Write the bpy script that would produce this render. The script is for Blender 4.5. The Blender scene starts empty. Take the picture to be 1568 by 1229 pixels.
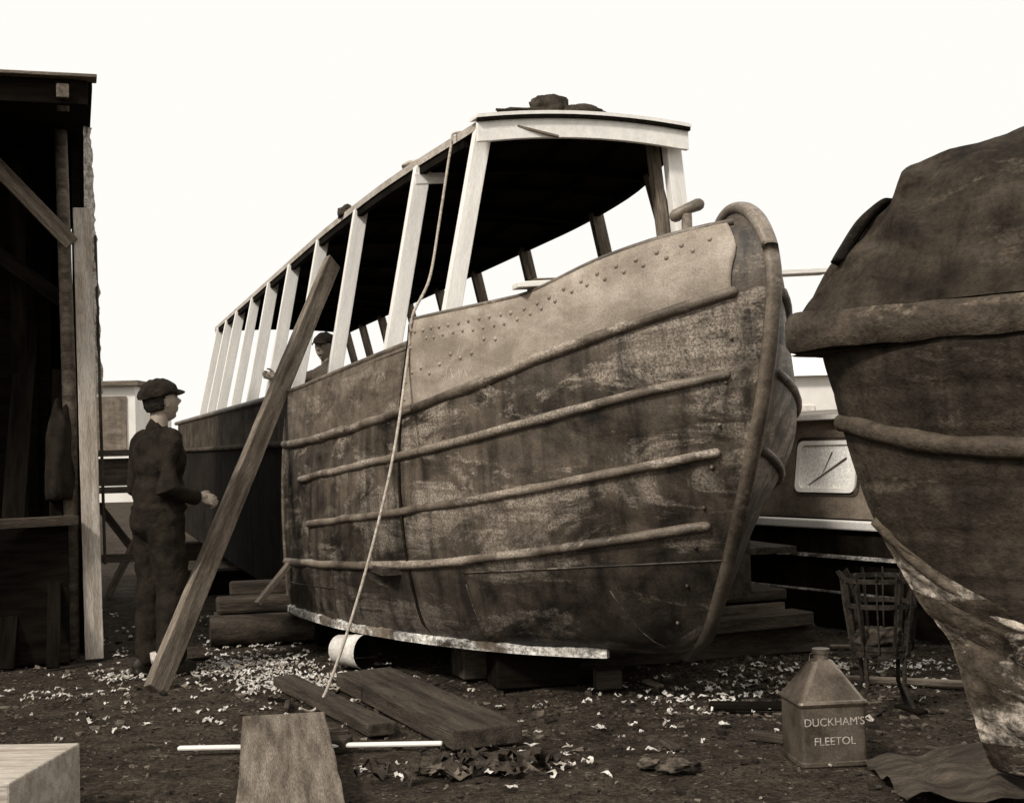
import bpy, bmesh, math, random
from mathutils import Vector, Matrix, noise
random.seed(7)
R=math.radians
scene=bpy.context.scene

# ---------------------------------------------------------------- colour / materials
def sep(v):
    k=min(1,max(0,(v-.02)/.75))
    r=v*(1.31-.25*k); b=v*(.71+.20*k)
    return (min(r,1),v,b,1)
def newmat(name):
    m=bpy.data.materials.new(name); m.use_nodes=True
    nt=m.node_tree; bs=nt.nodes['Principled BSDF']
    return m,nt,bs
def N(nt,t,**kw):
    n=nt.nodes.new(t)
    for k,v in kw.items(): setattr(n,k,v)
    return n
def coords(nt,sc=(1,1,1)):
    tc=N(nt,'ShaderNodeTexCoord'); mp=N(nt,'ShaderNodeMapping')
    mp.inputs['Scale'].default_value=sc
    nt.links.new(tc.outputs['Object'],mp.inputs['Vector'])
    return mp.outputs['Vector'],tc
def noisef(nt,sc,scale,detail=5,rough=.6,dist=0):
    v,tc=coords(nt,sc)
    oi=N(nt,'ShaderNodeObjectInfo'); ad=N(nt,'ShaderNodeVectorMath',operation='ADD')
    mu=N(nt,'ShaderNodeMath',operation='MULTIPLY'); mu.inputs[1].default_value=37
    nt.links.new(oi.outputs['Random'],mu.inputs[0])
    nt.links.new(v,ad.inputs[0]); nt.links.new(mu.outputs[0],ad.inputs[1])
    n=N(nt,'ShaderNodeTexNoise'); n.inputs['Scale'].default_value=scale
    n.inputs['Detail'].default_value=detail; n.inputs['Roughness'].default_value=rough; n.inputs['Distortion'].default_value=dist
    nt.links.new(ad.outputs[0],n.inputs['Vector'])
    return n.outputs['Fac']
def ramp(nt,src,stops):
    r=N(nt,'ShaderNodeValToRGB'); cr=r.color_ramp
    while len(cr.elements)<len(stops): cr.elements.new(.5)
    for e,(p,c) in zip(cr.elements,stops):
        e.position=p; e.color=c if isinstance(c,tuple) else (c,c,c,1)
    nt.links.new(src,r.inputs['Fac']); return r.outputs['Color']
def mix(nt,f,a,b,mode='MIX'):
    m=N(nt,'ShaderNodeMix',data_type='RGBA',blend_type=mode)
    for i,x in ((0,f),(6,a),(7,b)):
        if isinstance(x,(int,float,tuple)): m.inputs[i].default_value=x
        else: nt.links.new(x,m.inputs[i])
    return m.outputs[2]
def bump(nt,bs,src,st,dist=.02):
    b=N(nt,'ShaderNodeBump'); b.inputs['Strength'].default_value=st; b.inputs['Distance'].default_value=dist
    nt.links.new(src,b.inputs['Height']); nt.links.new(b.outputs[0],bs.inputs['Normal'])
def g(v): return (v,v,v,1)
def mat(name,a,b,scale=5,sc=(1,1,1),rough=.8,bp=.4,metal=0,spec=.2,fine=60,fs=.35,lo=.35,hi=.65):
    m,nt,bs=newmat(name)
    n1=noisef(nt,sc,scale); n2=noisef(nt,sc,fine,2,.7)
    c=ramp(nt,n1,[(lo,sep(a)),(hi,sep(b))])
    c=mix(nt,1.0,c,ramp(nt,n2,[(.3,g(1-fs)),(.7,g(1+fs*.3))]),'MULTIPLY')
    nt.links.new(c,bs.inputs['Base Color'])
    bs.inputs['Roughness'].default_value=rough; bs.inputs['Metallic'].default_value=metal
    bs.inputs['Specular IOR Level'].default_value=spec
    if bp>0:
        h=N(nt,'ShaderNodeMath',operation='ADD'); nt.links.new(n1,h.inputs[0]); nt.links.new(n2,h.inputs[1])
        bump(nt,bs,h.outputs[0],bp,.01)
    return m
def weathered(name,base,dark,pale,rough=.6,palecut=.62,low=None,spec=.25,fine=60,bp=.3,streak=.5,bigs=1.1,pamt=1.0):
    m,nt,bs=newmat(name)
    big=noisef(nt,(1,1,1.3),bigs,4,.6,.6); mid=noisef(nt,(.8,.8,1.5),4.2,6,.68,.4)
    st=noisef(nt,(7,7,.45),1.5,4,.6); fin=noisef(nt,(1,1,1),fine,3,.75)
    patch=noisef(nt,(.75,.75,1.9),1.9,7,.72,.8); scr=noisef(nt,(1.2,1.2,14),2.2,3,.7)
    c=ramp(nt,big,[(.43,sep(dark)),(.55,sep(base))])
    c=mix(nt,.5,c,ramp(nt,mid,[(.38,sep(dark*.6)),(.52,sep(base)),(.66,sep(base*1.6))]))
    pm=ramp(nt,patch,[(palecut-.04,0.0),(palecut+.03,pamt)])
    pm=mix(nt,1.0,pm,ramp(nt,fin,[(.38,.3),(.58,1.0)]),'MULTIPLY')
    pm=mix(nt,1.0,pm,ramp(nt,scr,[(.35,.35),(.6,1.0)]),'MULTIPLY')
    c=mix(nt,pm,c,sep(pale))
    c=mix(nt,1.0,c,ramp(nt,st,[(.34,g(1-streak*.8)),(.5,g(1)),(.70,g(1+streak*.5))]),'MULTIPLY')
    c=mix(nt,1.0,c,ramp(nt,fin,[(.32,g(.68)),(.6,g(1.1))]),'MULTIPLY')
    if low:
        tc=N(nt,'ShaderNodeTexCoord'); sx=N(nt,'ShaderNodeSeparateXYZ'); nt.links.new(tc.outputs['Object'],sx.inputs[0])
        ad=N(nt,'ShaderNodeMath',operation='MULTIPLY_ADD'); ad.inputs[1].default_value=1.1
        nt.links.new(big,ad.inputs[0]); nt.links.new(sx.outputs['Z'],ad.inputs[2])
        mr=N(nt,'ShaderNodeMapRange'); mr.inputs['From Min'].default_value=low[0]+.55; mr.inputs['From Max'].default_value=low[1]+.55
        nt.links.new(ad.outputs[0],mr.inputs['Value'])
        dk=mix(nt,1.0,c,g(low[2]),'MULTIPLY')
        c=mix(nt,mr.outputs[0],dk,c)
    nt.links.new(c,bs.inputs['Base Color'])
    bs.inputs['Roughness'].default_value=rough; bs.inputs['Specular IOR Level'].default_value=spec
    h=N(nt,'ShaderNodeMath',operation='ADD'); nt.links.new(mid,h.inputs[0]); nt.links.new(fin,h.inputs[1])
    bump(nt,bs,h.outputs[0],bp,.010)
    return m

M={}
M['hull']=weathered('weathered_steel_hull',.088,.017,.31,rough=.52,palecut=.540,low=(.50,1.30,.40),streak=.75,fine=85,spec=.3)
M['plate']=weathered('primer_painted_plate',.29,.24,.34,rough=.65,palecut=.64,bp=.08,fine=130,streak=.12)
M['midplate']=weathered('painted_plate',.13,.06,.24,rough=.6,palecut=.59,bp=.2,streak=.5)
M['darkhull']=weathered('dark_hull_paint',.015,.007,.05,rough=.95,palecut=.66,spec=.03,bigs=.6)
M['aftpaint']=weathered('aft_side_paint',.06,.03,.10,rough=.9,palecut=.60,spec=.05)
M['strake']=weathered('worn_rubbing_strake',.15,.05,.34,rough=.5,palecut=.53,fine=80,streak=.3)
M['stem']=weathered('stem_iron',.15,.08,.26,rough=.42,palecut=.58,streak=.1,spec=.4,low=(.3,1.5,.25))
M['chine']=weathered('scraped_chine',.14,.015,.80,rough=.8,palecut=.48,bigs=3,fine=40)
M['whitewood']=mat('primed_white_timber',.80,.94,scale=2.2,sc=(1,9,9),rough=.7,bp=.15,fine=25,fs=.16)
M['newwood']=mat('new_pine',.30,.54,scale=2,sc=(1,11,11),rough=.75,bp=.3,fine=20,fs=.45)
M['greywood']=mat('weathered_plank_wood',.08,.24,scale=2,sc=(1,11,11),rough=.85,bp=.6,fine=20,fs=.55)
M['oldwood']=mat('old_timber',.025,.08,scale=2,sc=(1,9,9),rough=.9,bp=.8,fine=18,fs=.5)
M['blackshade']=mat('dark_and_shaded_timber',.004,.012,scale=3,sc=(1,8,8),rough=.95,bp=.5,spec=.04)  # near black; also carries shade for shed-interior and under-hull timbers
M['roofunder']=mat('shaded_roof_lining',.004,.012,scale=3,sc=(1,6,1),rough=.95,bp=.3,spec=.03)  # dark lining, blackened further to carry the shade under the roof
M['canvas']=mat('roof_canvas',.34,.55,scale=4,rough=.9)
M['tarp']=weathered('old_tarpaulin',.036,.014,.070,rough=.9,palecut=.60,fine=50,bp=.6,streak=.45,spec=.1)
M['oldhull']=weathered('old_planked_hull',.038,.014,.085,rough=.85,palecut=.60,bp=.8,fine=40,spec=.1,streak=.5)
M['oldband']=weathered('old_gunwale',.070,.03,.13,rough=.8,palecut=.60,bp=.8,fine=40,spec=.1,streak=.3)
M['worn']=weathered('worn_bottom_planks',.08,.018,.42,rough=.95,palecut=.54,bp=1.0,fine=26,spec=.05)
M['cloth']=mat('dark_overalls',.011,.024,scale=9,rough=.95,bp=.5,fine=90,spec=.1)
M['cloth2']=mat('work_shirt',.05,.09,scale=9,rough=.95,bp=.5,fine=90)
M['cap']=mat('cap_cloth',.012,.026,scale=20,rough=.95,bp=.4,spec=.1)
M['skin']=mat('skin',.26,.32,scale=12,rough=.55,bp=.1,fs=.1)
M['hair']=mat('hair',.01,.025,scale=50,rough=.7,bp=.6)
M['boot']=mat('leather_boot',.012,.03,scale=20,rough=.5,bp=.2)
M['sock']=mat('sock',.5,.65,scale=30,rough=.9)
M['sack']=mat('sacking',.022,.060,scale=14,rough=.95,bp=.7)
M['iron']=mat('rusty_iron',.010,.035,scale=18,rough=.75,bp=.6)
M['can']=mat('oil_can_tin',.06,.22,scale=6,rough=.32,bp=.08,metal=.6,spec=.5,fine=90)
M['rope']=mat('rope_fibre',.34,.52,scale=40,rough=.9,bp=.6)
M['shave']=mat('wood_shaving',.25,.78,scale=9,rough=.8,bp=.1)
M['rubble']=mat('yard_rubble',.015,.20,scale=7,rough=.95,bp=.5,lo=.44,hi=.68)
M['pale']=mat('pale_wall',.70,.82,scale=1.5,rough=.85,bp=.1,fs=.15)
M['window']=mat('bright_window_glass',.8,.95,scale=3,rough=.2,bp=0,spec=.6)
M['cabingrey']=weathered('cabin_grey_paint',.15,.10,.20,rough=.6,palecut=.66,bp=.15,streak=.2)
M['bucket']=mat('white_enamel',.55,.8,scale=9,rough=.4,bp=.1,fs=.3)
M['netting']=mat('sacking_pale',.2,.75,scale=26,rough=.95,bp=.8,fine=120,fs=.7)
M['chalk']=mat('chalk',.5,.7,scale=40,rough=1,bp=0)

m,nt,bs=newmat('yard_ground'); M['ground']=m
a=noisef(nt,(1,1,1),.7,5,.65); b=noisef(nt,(1,1,1),6,7,.72,.4); c3=noisef(nt,(1,1,1),48,4,.75); d=noisef(nt,(1,1,1),17,3,.8)
c=ramp(nt,a,[(.35,sep(.024)),(.65,sep(.072))])
c=mix(nt,.5,c,ramp(nt,b,[(.38,sep(.014)),(.66,sep(.115))]))
c=mix(nt,1.0,c,ramp(nt,c3,[(.36,g(.35)),(.62,g(1.4))]),'MULTIPLY')
c=mix(nt,ramp(nt,d,[(.63,0.0),(.68,.7)]),c,sep(.22))
nt.links.new(c,bs.inputs['Base Color']); bs.inputs['Roughness'].default_value=.95; bs.inputs['Specular IOR Level'].default_value=.08
h=N(nt,'ShaderNodeMath',operation='ADD'); nt.links.new(b,h.inputs[0]); nt.links.new(c3,h.inputs[1]); bump(nt,bs,h.outputs[0],1.0,.035)

# ---------------------------------------------------------------- mesh helpers
def interp(tab,x):
    n=len(tab)
    if x<=tab[0][0]: return tab[0][1]
    if x>=tab[-1][0]: return tab[-1][1]
    for i in range(n-1):
        if tab[i][0]<=x<=tab[i+1][0]: break
    def sl(j):
        if j<=0: return (tab[1][1]-tab[0][1])/(tab[1][0]-tab[0][0])
        if j>=n-1: return (tab[-1][1]-tab[-2][1])/(tab[-1][0]-tab[-2][0])
        h0=tab[j][0]-tab[j-1][0]; h1=tab[j+1][0]-tab[j][0]
        d0=(tab[j][1]-tab[j-1][1])/h0; d1=(tab[j+1][1]-tab[j][1])/h1
        return 0 if d0*d1<=0 else 2*d0*d1/(d0+d1)
    x0,y0=tab[i]; x1,y1=tab[i+1]; h=x1-x0; t=(x-x0)/h
    return (2*t**3-3*t*t+1)*y0+(t**3-2*t*t+t)*h*sl(i)+(-2*t**3+3*t*t)*y1+(t**3-t*t)*h*sl(i+1)

class MB:
    def __init__(s): s.v=[];s.f=[];s.m=[]
    def add(s,vs,fs,mi=0):
        o=len(s.v); s.v+= [tuple(v) for v in vs]
        for f in fs: s.f.append(tuple(i+o for i in f)); s.m.append(mi)
    def box(s,c,size,mi=0,rot=None,jit=0):
        x,y,z=[k/2 for k in size]; vs=[]
        for a in (-1,1):
            for b in (-1,1):
                for d in (-1,1):
                    p=Vector((a*x+random.uniform(-jit,jit),b*y+random.uniform(-jit,jit),d*z+random.uniform(-jit,jit)))
                    if rot: p=rot@p
                    vs.append(p+Vector(c))
        s.add(vs,[(0,1,3,2),(4,6,7,5),(0,4,5,1),(2,3,7,6),(0,2,6,4),(1,5,7,3)],mi)
    def beam(s,p0,p1,w,t,mi=0,up=(0,0,1)):
        p0=Vector(p0);p1=Vector(p1);x=(p1-p0); L=x.length; x.normalize()
        y=Vector(up).cross(x)
        if y.length<1e-4: y=Vector((0,1,0))
        y.normalize(); z=x.cross(y)
        s.box((p0+p1)/2,(L,w,t),mi,Matrix((x,y,z)).transposed())
    def grid(s,rows,mi=0,flip=False):
        n=len(rows);k=len(rows[0]);vs=[p for r in rows for p in r];fs=[]
        for i in range(n-1):
            for j in range(k-1):
                q=(i*k+j,i*k+j+1,(i+1)*k+j+1,(i+1)*k+j)
                fs.append(q[::-1] if flip else q)
        s.add(vs,fs,mi)
    def loft(s,secs,mi=0,caps=True):
        n=len(secs);k=len(secs[0]);vs=[p for r in secs for p in r];fs=[]
        for i in range(n-1):
            for j in range(k):
                fs.append((i*k+j,i*k+(j+1)%k,(i+1)*k+(j+1)%k,(i+1)*k+j))
        if caps: fs.append(tuple(range(k-1,-1,-1))); fs.append(tuple((n-1)*k+j for j in range(k)))
        s.add(vs,fs,mi)
    def tube(s,pts,r,n=10,mi=0,caps=True,ry=None,up=(0,0,1),rnd=False):
        pts=[Vector(p) for p in pts]; secs=[]
        rs=r if isinstance(r,(list,tuple)) else [r]*len(pts)
        if rnd:
            d0=(pts[0]-pts[1]).normalized(); d1=(pts[-1]-pts[-2]).normalized()
            P=[pts[0]+d0*rs[0]*.95,pts[0]+d0*rs[0]*.6]+pts+[pts[-1]+d1*rs[-1]*.6,pts[-1]+d1*rs[-1]*.95]
            rs=[rs[0]*.3,rs[0]*.8]+list(rs)+[rs[-1]*.8,rs[-1]*.3]; pts=P
        for i,p in enumerate(pts):
            d=(pts[min(i+1,len(pts)-1)]-pts[max(i-1,0)]).normalized()
            u=Vector(up); 
            if abs(d.dot(u))>.97: u=Vector((1,0,0))
            a=d.cross(u).normalized(); b=a.cross(d)
            rr=rs[i]; r2=rr if ry is None else ry*rr/max(rs)
            secs.append([p+a*math.cos(2*math.pi*j/n)*rr+b*math.sin(2*math.pi*j/n)*r2 for j in range(n)])
        s.loft(secs,mi,caps)
    def ball(s,c,r,mi=0,n=14,k=10,fn=None,rot=None):
        if not isinstance(r,(tuple,list)): r=(r,r,r)
        vs=[];fs=[]
        for i in range(k+1):
            th=math.pi*i/k
            for j in range(n):
                ph=2*math.pi*j/n
                d=Vector((math.sin(th)*math.cos(ph),math.sin(th)*math.sin(ph),math.cos(th)))
                p=Vector((d.x*r[0],d.y*r[1],d.z*r[2]))
                if fn: p=fn(d,p)
                if rot: p=rot@p
                vs.append(p+Vector(c))
        for i in range(k):
            for j in range(n):
                fs.append((i*n+j,(i+1)*n+j,(i+1)*n+(j+1)%n,i*n+(j+1)%n))
        s.add(vs,fs,mi)
    def build(s,name,mats,parent=None,smooth=False,bevel=0,mw=None,autos=None):
        me=bpy.data.meshes.new(name); me.from_pydata(s.v,[],s.f); 
        for mm in (mats if isinstance(mats,list) else [mats]): me.materials.append(M[mm])
        me.polygons.foreach_set('material_index',s.m)
        me.validate(); me.update()
        bm=bmesh.new(); bm.from_mesh(me); bmesh.ops.remove_doubles(bm,verts=bm.verts,dist=1e-5); bmesh.ops.recalc_face_normals(bm,faces=bm.faces)
        for f in bm.faces: f.smooth=smooth
        if autos is not None:
            for f in bm.faces: f.smooth=True
            for e in bm.edges:
                if len(e.link_faces)==2 and e.calc_face_angle(0)>autos: e.smooth=False
        bm.to_mesh(me); bm.free()
        o=bpy.data.objects.new(name,me); scene.collection.objects.link(o)
        if parent: o.parent=parent
        if mw is not None: o.matrix_local=mw
        if bevel:
            b=o.modifiers.new('bevel','BEVEL'); b.width=bevel; b.segments=2; b.limit_method='ANGLE'
        return o
def empty(name,loc=(0,0,0),rz=0):
    e=bpy.data.objects.new(name,None); scene.collection.objects.link(e)
    e.location=loc; e.rotation_euler=(0,0,rz); e.empty_display_size=.2
    return e
def plank(name,p0,p1,w,t,matn,parent=None,up=(0,0,1),bevel=.004,warp=.0,chip=0):
    p0=Vector(p0);p1=Vector(p1);x=p1-p0;L=x.length;x.normalize()
    y=Vector(up).cross(x).normalized(); z=x.cross(y)
    mb=MB(); secs=[]; n=max(3,int(L/.15)); ph=random.uniform(0,9)
    for i in range(n+1):
        xx=-L/2+L*i/n; k=warp*math.sin(ph+i*4.2/max(1,n))
        e0=w/2*(1+random.uniform(-.02,.02)); e1=w/2*(1+random.uniform(-.02,.02))
        dx=random.uniform(-chip,chip) if i in (0,n) else 0
        secs.append([(xx+dx,-e0,-t/2+k),(xx-dx,e1,-t/2+k),(xx-dx,e1,t/2+k),(xx+dx,-e0,t/2+k)])
    mb.loft(secs)
    mw=Matrix((x,y,z)).transposed().to_4x4(); mw.translation=(p0+p1)/2
    return mb.build(name,matn,parent,bevel=bevel,mw=mw)
def crom(P,n=8):
    P=[Vector(p) for p in P]; out=[]
    for i in range(len(P)-1):
        a=P[max(i-1,0)];b=P[i];c=P[i+1];d=P[min(i+2,len(P)-1)]
        for k in range(n):
            t=k/n; out.append(.5*((2*b)+(c-a)*t+(2*a-5*b+4*c-d)*t*t+(3*b-a-3*c+d)*t**3))
    out.append(P[-1]); return out

# ---------------------------------------------------------------- ground
def gh(x,y):
    v=noise.noise(Vector((x*.8,y*.8,3)))*.03+noise.noise(Vector((x*3.1,y*3.1,9)))*.016+noise.noise(Vector((x*9,y*9,5)))*.010
    r=math.hypot(x,y-8); 
    return (v-.014)*max(0,1-r/40)
mb=MB(); n=260; rows=[]
for j in range(n+1):
    v=(j/n*2-1); yy=7+math.sinh(v*7)/math.sinh(7)*420
    rows.append([(xx,yy,gh(xx,yy)) for xx in [math.sinh((i/n*2-1)*7)/math.sinh(7)*420 for i in range(n+1)]])
mb.grid(rows); mb.build('ground','ground',smooth=True)

# ---------------------------------------------------------------- main boat (local x forward, y port, z up)
boat=empty('canal_boat',(.834,6.81,0),R(-71.8))
boat_m=Matrix.Translation((.834,6.81,0))@Matrix.Rotation(R(-71.8),4,'Z')
def bw(s,y,z): return boat_m@Vector((s,y,z))
ZB=.235
STEM=[(.2,.08),(.235,.10),(.293,.25),(.536,.44),(.92,.66),(1.22,.81),(1.507,.94),(1.8,1.03),(2.0,1.065),(2.157,1.035),(2.29,.94),(2.37,.82)]
TB=[(0,.03),(.1,.17),(.31,.42),(.65,.74),(1.17,1.05),(1.8,1.30),(2.31,1.43),(3.17,1.53),(5,1.55)]
TT=[(0,.03),(.1,.17),(.5,.51),(1.03,.79),(1.96,1.12),(3.0,1.36),(3.96,1.50),(5,1.54)]
SH=[(-15,1.76),(-8,1.73),(-3.02,1.71),(-2,1.78),(-1.02,1.88),(-.09,1.98),(.44,2.12),(.84,2.24),(1.1,2.28)]
SHP=[(-1.02,2.01),(-.09,2.035),(.44,2.17),(.84,2.27),(1.1,2.31)]
ST1=[(-15,1.36),(-3.02,1.35),(-1.02,1.50),(.32,1.775),(1.0,1.97)]
def sst(z): return interp(STEM,z)-.05
PF=[(0,.5),(.3,.60),(.62,.84),(.8,.70),(1,.45),(1.1,.42)]
def hw(s,z,side=-1):
    k=min(1.1,max(0,(z-ZB)/(interp(SH,s)-ZB))); D=max(0,sst(z)-s)
    w=interp(TB,D)*(1-k)+interp(TT,D)*k
    w+=.05*math.sin(math.pi*min(k,1))*min(1,D*1.5)
    if side>0:
        b=min(1,max(0,(3.6-D)/2.8)); w*=1-b*(1-interp(PF,k))
    return w
def hp(s,z,side=-1,off=0):
    w=hw(s,z,side); dw=(hw(s-.02,z,side)-hw(s+.02,z,side))/.04
    l=math.hypot(dw,1)
    return Vector((s+off*dw/l, side*(w+off/l), z))
mb=MB(); NQ=90; NK=44
for side in (-1,1):
    rows=[]
    for j in range(NK+1):
        k=j/NK; row=[]
        for i in range(NQ+1):
            q=(i/NQ)**1.4; z=ZB+k*1.9
            for _ in range(6):
                s0=sst(z); s=s0-q*(s0+3.02); z=ZB+k*(interp(SH,s)-ZB)
            dent=(.011*noise.noise(Vector((s*2.6,side*2,z*2.6)))+.004*noise.noise(Vector((s*7,side*2,z*7))))*min(1,q*4)*min(1,(1-q)*8)
            row.append((s,side*(hw(s,z,side)+dent-.002),z))
        rows.append(row)
    mb.grid(rows,0,side>0)
    mb.grid([rows[0],[(p[0],0,ZB) for p in rows[0]]],0)
mb.build('fore_hull','hull',boat,smooth=True)
mb=MB()
for side in (-1,1):
    rows=[]
    for j in range(9):
        k=j/8; row=[]
        for i in range(41):
            s=-3.0-12.5*i/40; w=1.475 if s>-13.5 else 1.475-(abs(s)-13.5)**2*.12
            row.append((s,side*w,ZB+.01+k*(interp(SH,s)-.01-ZB)))
        rows.append(row)
    mb.grid(rows[:7],0,side>0); mb.grid(rows[6:],1,side>0); mb.grid([rows[0],[(p[0],0,p[2]) for p in rows[0]]],0)
w=1.475-4*.12
mb.add([(-15.5,-w,ZB),(-15.5,w,ZB),(-15.5,w,1.75),(-15.5,-w,1.75)],[(0,1,2,3)])
mb.add([(-3.02,-1.5,ZB),(-3.02,1.5,ZB),(-3.02,1.5,.6),(-3.02,-1.5,.6)],[(0,1,2,3)])
mb.build('aft_hull',['darkhull','aftpaint'],boat)
for side in (-1,1):
    mb=MB(); rows=[];rin=[]
    for j in range(9):
        row=[];ri=[]
        for i in range(46):
            q=(i/45)**1.3
            s=.93-q*(.93+1.02)
            z0=interp(ST1,s); z1=interp(SHP,s); z=z0+(z1-z0)*j/8
            s=min(s,sst(z)-.06)
            row.append(hp(s,z,side,.010)); ri.append(hp(s,z,side,-.014))
        rows.append(row);rin.append(ri)
    mb.grid(rows,0,side>0); mb.grid(rin,0,side<0)
    mb.grid([rows[-1],rin[-1]]); mb.grid([[r[-1] for r in rows],[r[-1] for r in rin]]); mb.grid([[r[0] for r in rows],[r[0] for r in rin]])
    mb.build('bulwark_plate','plate',boat,smooth=True)
    mb=MB(); rows=[]
    for j in range(6):
        row=[]
        for i in range(30):
            s=-1.03-1.99*i/29; z0=interp(ST1,s); z1=interp(SH,s)+.004; row.append(hp(s,z0+(z1-z0)*j/5,side,.010))
        rows.append(row)
    mb.grid(rows,0,side>0); mb.build('side_plate','midplate',boat,smooth=True)
def strake(name,tab,s0,s1,r,side,m='strake',n=60):
    mb=MB(); pts=[]
    for i in range(n+1):
        s=s0+(s1-s0)*i/n; z=interp(tab,s); z+=.006*noise.noise(Vector((s*4,tab[0][1]*9,0)))
        pts.append(hp(min(s,sst(z)-.005),z,side,-.002))
    mb.tube(pts,[r*(1+.18*noise.noise(Vector((i*.45,tab[0][1]*7,0)))) for i,_ in enumerate(pts)],10,ry=r*1.0,rnd=True); return mb.build(name,m,boat,smooth=True)
for side in (-1,1):
    strake('rubbing_strake_1',ST1,-3.02,.93,.031,side)
    strake('rubbing_strake_2',[(-2.56,1.115),(-1.02,1.26),(0,1.41),(.86,1.595)],-2.56,.84,.026,side)
    strake('rubbing_strake_3',[(-2.35,.836),(-1.02,.957),(0,1.09),(.75,1.253)],-2.35,.70,.025,side)
    if side<0: strake('rubbing_strake_4',[(-3.0,.555),(-1.02,.66),(0,.79),(.58,.913)],-3.0,.54,.027,side)
    mb=MB(); mb.tube([(s,side*1.482,1.355) for s in [-3.05-11*i/20 for i in range(21)]],.026,8); mb.build('aft_strake','aftpaint',boat,smooth=True)
    mb=MB(); mb.tube([hp(s,interp(SH,s)+.005,side) for s in [-3.02+1.98*i/20 for i in range(21)]],.018,8); mb.build('gunwale_cap','midplate',boat,smooth=True)
    mb=MB(); mb.tube([(s,side*1.47,interp(SH,s)) for s in [-3.04-11*i/20 for i in range(21)]],.028,8); mb.build('aft_gunwale_cap','midplate',boat,smooth=True)
    mb=MB(); mb.tube([hp(s,interp(SHP,s)+.002,side,-.002) for s in [-1.02+1.88*i/30 for i in range(31)]],.015,8); mb.build('bulwark_rail','stem',boat,smooth=True)
    for s,z1 in ((-1.02,1.99),(-3.02,1.70)):
        mb=MB(); mb.tube([hp(s,.25+(z1-.25)*i/20,side,.004 if s>-2 else 0) for i in range(21)],.0085 if s>-2 else .014,6); mb.build('plate_seam','darkhull' if s>-2 else 'strake',boat,smooth=True)
mb=MB(); secs=[]
for i in range(110):
    s=-3.0+2.86*i/109
    o=hp(s,.26,-1,.022+.010*noise.noise(Vector((s*9,1,0)))); a=hp(s,.26,-1,-.02)
    zz=.016*noise.noise(Vector((s*6,0,0)))+.014*noise.noise(Vector((s*22,4,0)))
    secs.append([(a.x,a.y,.213),(o.x,o.y,.213),(o.x,o.y,.256+zz),(a.x,a.y,.272+zz)])
mb.loft(secs); mb.build('chine_strip','chine',boat)
prof=[(-.35,.20),(-.1,.20)]+[(interp(STEM,z),z) for z in [.20+(2.16-.20)*i/34 for i in range(35)]]
headp=crom([(1.062,0,2.05),(1.035,0,2.157),(.945,0,2.285),(.83,0,2.365),(.71,0,2.39),(.60,0,2.365),(.52,0,2.30),(.47,0,2.20)],5)[5:]
pts=[Vector((s,0,z)) for s,z in prof]+[Vector(p) for p in headp]; secs=[]
for i,p in enumerate(pts):
    d=(pts[min(i+1,len(pts)-1)]-pts[max(i-1,0)]).normalized(); nrm=Vector((d.z,0,-d.x)); sec=[]
    hwid=.034+.006*max(0,min(1,(i-32)/10)); hth=.028
    for j in range(16):
        a=2*math.pi*j/16; cx=math.cos(a); sy=math.sin(a)
        sec.append(p+nrm*(hth*math.copysign(abs(cx)**.8,cx)-.026)+Vector((0,hwid*math.copysign(abs(sy)**.8,sy),0)))
    secs.append(sec)
mb=MB(); mb.loft(secs); mb.build('stem_post','stem',boat,smooth=True)
mb=MB(); secs=[]
for p in [Vector(q) for q in headp]:
    tx=min(p.x-.02,.90); secs.append([Vector((p.x-.01,-.022,p.z-.03)),Vector((p.x-.01,.022,p.z-.03)),Vector((tx,.022,2.0)),Vector((tx,-.022,2.0))])
mb.loft(secs); mb.build('stem_web','stem',boat)
mb=MB()
mb.add([(.93,0,2.22),(.80,-.17,2.23),(.45,-.44,2.14),(.45,.2,2.14),(.80,.07,2.23)],[(0,1,2,3,4)]); mb.build('breasthook','darkhull',boat)
mb=MB()
def riv(s,z,side,r=.0125): mb.ball(hp(s,z,side,.009),(r,r,r),0,8,6)
for side in (-1,1):
    for i in range(22):
        s=.84-i*.085+random.uniform(-.008,.008); riv(s,interp(SHP,s)-.07+random.uniform(-.004,.004),side)
        if i<20: riv(s-.042,interp(SHP,s)-.12+random.uniform(-.004,.004),side,.0115)
    for i in range(9):
        s=-.2-i*.09; riv(s,interp(ST1,s)+.19+.03*math.sin(i*1.9),side)
    for i in range(5): riv(-.975,1.57+i*.095,side,.011)
mb.build('rivets','plate',boat,smooth=True)
mb=MB()
for i in range(9):
    z=.42+i*.19; mb.ball(hp(sst(z)-.075,z,-1,.001),.010,0,8,6)
mb.tube([hp(.55-1.15*i/30,.74-.10*i/30,-1,-.002) for i in range(31)],.005,6)
mb.tube([hp(-1.9-1.0*i/12,.46-.04*i/12,-1,-.002) for i in range(13)],.005,6)
for s in (.1,-.6,-1.95,-2.45): mb.tube([hp(s,.28+.30*i/8,-1,-.003) for i in range(9)],.005,6)
mb.build('weld_lines','hull',boat,smooth=True)
mb=MB()
def chalk(pts): mb.tube([hp(s,z,-1,.0105) for s,z in pts],.0016,5)
chalk([(-.60,1.66),(-.57,1.74)]); chalk([(-.56,1.66),(-.55,1.71),(-.52,1.66)]); chalk([(-.48,1.71),(-.46,1.655),(-.43,1.70),(-.40,1.66),(-.37,1.72)]); chalk([(-.55,1.77),(-.5,1.78),(-.49,1.83)])
mb.build('chalk_marks','chalk',boat)
mb=MB()
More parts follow.
